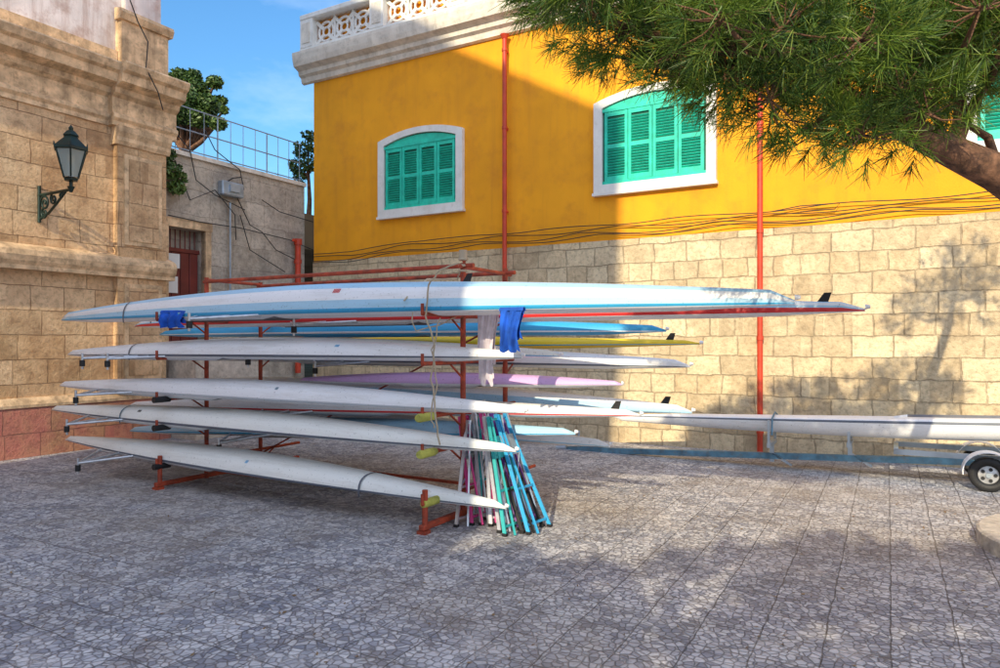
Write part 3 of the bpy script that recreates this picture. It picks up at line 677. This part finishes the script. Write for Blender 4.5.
def leafcloud(blobs,N,size,flat=.8,gaps=()):
    V=[]
    w=np.array([bl[3]**2 for bl in blobs]); w=w/w.sum()
    for bl,ww in zip(blobs,w):
        n=int(N*ww); d=norm(rng.normal(size=(n,3))); rad=rng.uniform(.2,1.12,(n,1))**.45
        p=np.array(bl[:3])+d*rad*bl[3]*np.array([1,1,bl[4] if len(bl)>4 else flat])
        for x0,x1,z0,z1 in gaps:   # crown openings shaped along the sun line so lit strips reach the ground
            xx=p[:,0]-.38*(p[:,1]+4)+rng.normal(size=len(p))*.08; zz=p[:,2]+.545*(p[:,1]+4)+rng.normal(size=len(p))*.03
            p=p[~((xx>x0)&(xx<x1)&(zz>z0)&(zz<z1))]
        n=len(p)
        a=norm(rng.normal(size=(n,3))); c=norm(np.cross(a,rng.normal(size=(n,3)))); s=rng.uniform(.5,1.2,(n,1))*size
        V.append(np.stack([p-a*s,p+c*s*.45,p+a*s,p-c*s*.45],axis=1).reshape(-1,3))
    return np.concatenate(V)
def tree(name,base,top,r,blobs,N,size,leafk='leaf',gaps=()):
    e=bpy.data.objects.new(name,None); scn.collection.objects.link(e); b=MB()
    base=Vector(base);top=Vector(top); b.tube([base,base.lerp(top,.5)+Vector((.1*r*4,0,0)),top],[r,r*.75,r*.5],'bark',10)
    for bl in blobs: c=Vector(bl[:3]); b.tube([top,(top+c)/2+Vector((0,0,-.1)),c],[r*.45,r*.3,r*.1],'bark',6)
    b.build('trunk_and_limbs',e); tri_object('foliage',leafcloud(blobs,N,size,gaps=gaps),leafk,e,4); return e
bl=[(*W(u+random.uniform(-3,3),v+random.uniform(-3,3),Y),r/F*Y) for u,v,Y,r in ((168,90,22,20),(188,82,22,13),(200,90,22,12),(178,76,22,11),(212,112,21.5,9),(180,112,21,18),(200,120,21,12),(165,120,22,22),(150,95,22,25),(220,100,22.4,6),(196,74,22,8),(212,84,22,8),(205,104,21,11),(192,100,21,12),(216,126,21,8),(184,94,21,12),(225,112,22,5))]
tree('umbrella_pine_tree',(-10,22,4.8),(-9.9,22,7.6),.25,bl,24000,.075)
bl=[(*W(u,v,Y),r/F*Y) for u,v,Y,r in ((302,150,19,10),(296,165,19,8),(308,136,19,7),(310,165,19,10),(318,148,19,12),(300,176,19,8))]
tree('small_broadleaf_tree',(-5.2,19,4.8),(-5.2,19,6.2),.08,bl,1300,.07)
bl=[(*L.w(*L.px(u,v,.0)),r) for u,v,r in ((172,170,.18),(176,188,.15),(168,155,.14),(180,178,.13))]
b_=[(p[0],p[1],p[2],p[3]) for p in bl]
tri_object('wall_shrub',leafcloud(b_,900,.05),'leaf',None,4)
for i,(x,y,z,r) in enumerate(((-8.6,-4,4.6,1.9),(-4.6,-4.2,4.7,2.0),(-1.7,-4.1,4.65,1.9),(1.3,-4.1,4.7,1.8),(4.0,-4,4.6,1.7),(6.6,-4,4.6,1.9))):
    bl=[(x+random.uniform(-1,1)*r*.8,y+random.uniform(-.6,.6),z+random.uniform(-.55,.3),random.uniform(.45,.85),.7) for _ in range(14)]
    tree('plaza_tree',(x,y,-.05),(x+.1,y,z-1.0),.16,bl,5000,.13,gaps=((-1.5,-.1,4.30,4.52),(-2.45,-1.9,4.72,4.86),(-.9,.6,4.86,4.95)))
# gabled apartment building across the plaza
tv=Vector((.38,1,0)).normalized()
G=Frame(-4.85,-6.0,tv.y,-tv.x)
e=G.empty('gabled_apartment_building')
b=MB(); X0,X1=-7.4,0.; ze=14.9; zr2=19.0
b.poly([(X0,-.1),(X1,-.1),(X1,ze),(X0+1.0,zr2),(X0,zr2-.4)],-9,0,'cream'); b.build('walls',e)
b=MB(); b.obox((X0+1.0,-4.5,zr2+.08),(X1+.1,-4.5,ze+.05),9.3,.12,'roof'); b.build('roof',e)
b=MB()
for fl in range(5):
    for q in range(3):
        x=X0+1.2+q*2.3; z=1.2+fl*2.7
        b.box(x-.55,x+.55,.0,.05,z-.1,z+1.7,'white'); b.box(x-.45,x+.45,.051,.06,z,z+1.6,'dark'); b.box(x-.02,x+.02,.061,.08,z,z+1.6,'white'); b.box(x-.7,x+.7,0,.15,z-.2,z-.102,'white')
b.build('windows',e)
n=1400; 
xy=np.stack([rng.uniform(-7,7,n),rng.uniform(3,12,n)],1); 
p=np.concatenate([xy,np.full((n,1),.006)],1); a=norm(np.concatenate([rng.normal(size=(n,2)),rng.normal(size=(n,1))*.2],1)); c=norm(np.cross(a,np.array([0,0,1.])+rng.normal(size=(n,3))*.2)); s=rng.uniform(.006,.02,(n,1))
V=np.stack([p-a*s,p+c*s*.5,p+a*s,p-c*s*.5],axis=1).reshape(-1,3); V[:,2]=np.maximum(V[:,2],.003)
tri_object('fallen_leaves',V,'dryleaf',None,4)
# ------------------------------------------------------------ light
el=math.radians(27); ts=Vector((-tv.x*math.cos(el),-tv.y*math.cos(el),math.sin(el)))
sd=bpy.data.lights.new('sun','SUN'); sd.energy=5.; sd.angle=math.radians(.5); sd.color=(1,.86,.60)
so=bpy.data.objects.new('sun',sd); scn.collection.objects.link(so); so.rotation_euler=ts.to_track_quat('Z','Y').to_euler(); so.location=(0,-5,20)
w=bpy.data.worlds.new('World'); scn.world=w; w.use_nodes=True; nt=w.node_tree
sk=nn(nt,'ShaderNodeTexSky',sky_type='NISHITA'); sk.sun_disc=False; sk.sun_elevation=el; sk.sun_rotation=math.atan2(ts.x,ts.y)%(2*math.pi); sk.air_density=1.6; sk.dust_density=.0; sk.ozone_density=5.
tc=nn(nt,'ShaderNodeTexCoord').outputs['Generated']
mp=nn(nt,'ShaderNodeMapping'); nt.links.new(tc,mp.inputs[0]); mp.inputs['Scale'].default_value=(1,1,2.5)
nz=noise(nt,mp.outputs[0],3.2,6,.6)
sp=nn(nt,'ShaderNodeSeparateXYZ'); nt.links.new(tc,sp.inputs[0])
fill_bank=ramp(nt,sp.outputs[1],.35,-.35,0,.75)   # cloud bank added behind the camera, out of view, to brighten the shade
ad=nn(nt,'ShaderNodeMath',operation='MULTIPLY_ADD',use_clamp=True); nt.links.new(ramp(nt,nz,.50,.80,0,.35),ad.inputs[0]); ad.inputs[1].default_value=1.; nt.links.new(fill_bank,ad.inputs[2])
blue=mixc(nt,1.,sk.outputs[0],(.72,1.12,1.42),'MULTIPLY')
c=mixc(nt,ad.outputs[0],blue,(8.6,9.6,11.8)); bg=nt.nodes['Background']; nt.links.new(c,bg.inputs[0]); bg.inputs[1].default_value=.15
cam=bpy.data.cameras.new('camera'); co=bpy.data.objects.new('camera',cam); scn.collection.objects.link(co); scn.camera=co
co.location=(0,0,H); co.rotation_euler=(math.radians(90),0,0); cam.lens=F/1000*36; cam.sensor_width=36; cam.shift_y=.006; cam.clip_end=1000; cam.clip_start=.05
scn.view_settings.view_transform='Standard'; scn.view_settings.look='None'; scn.view_settings.exposure=0
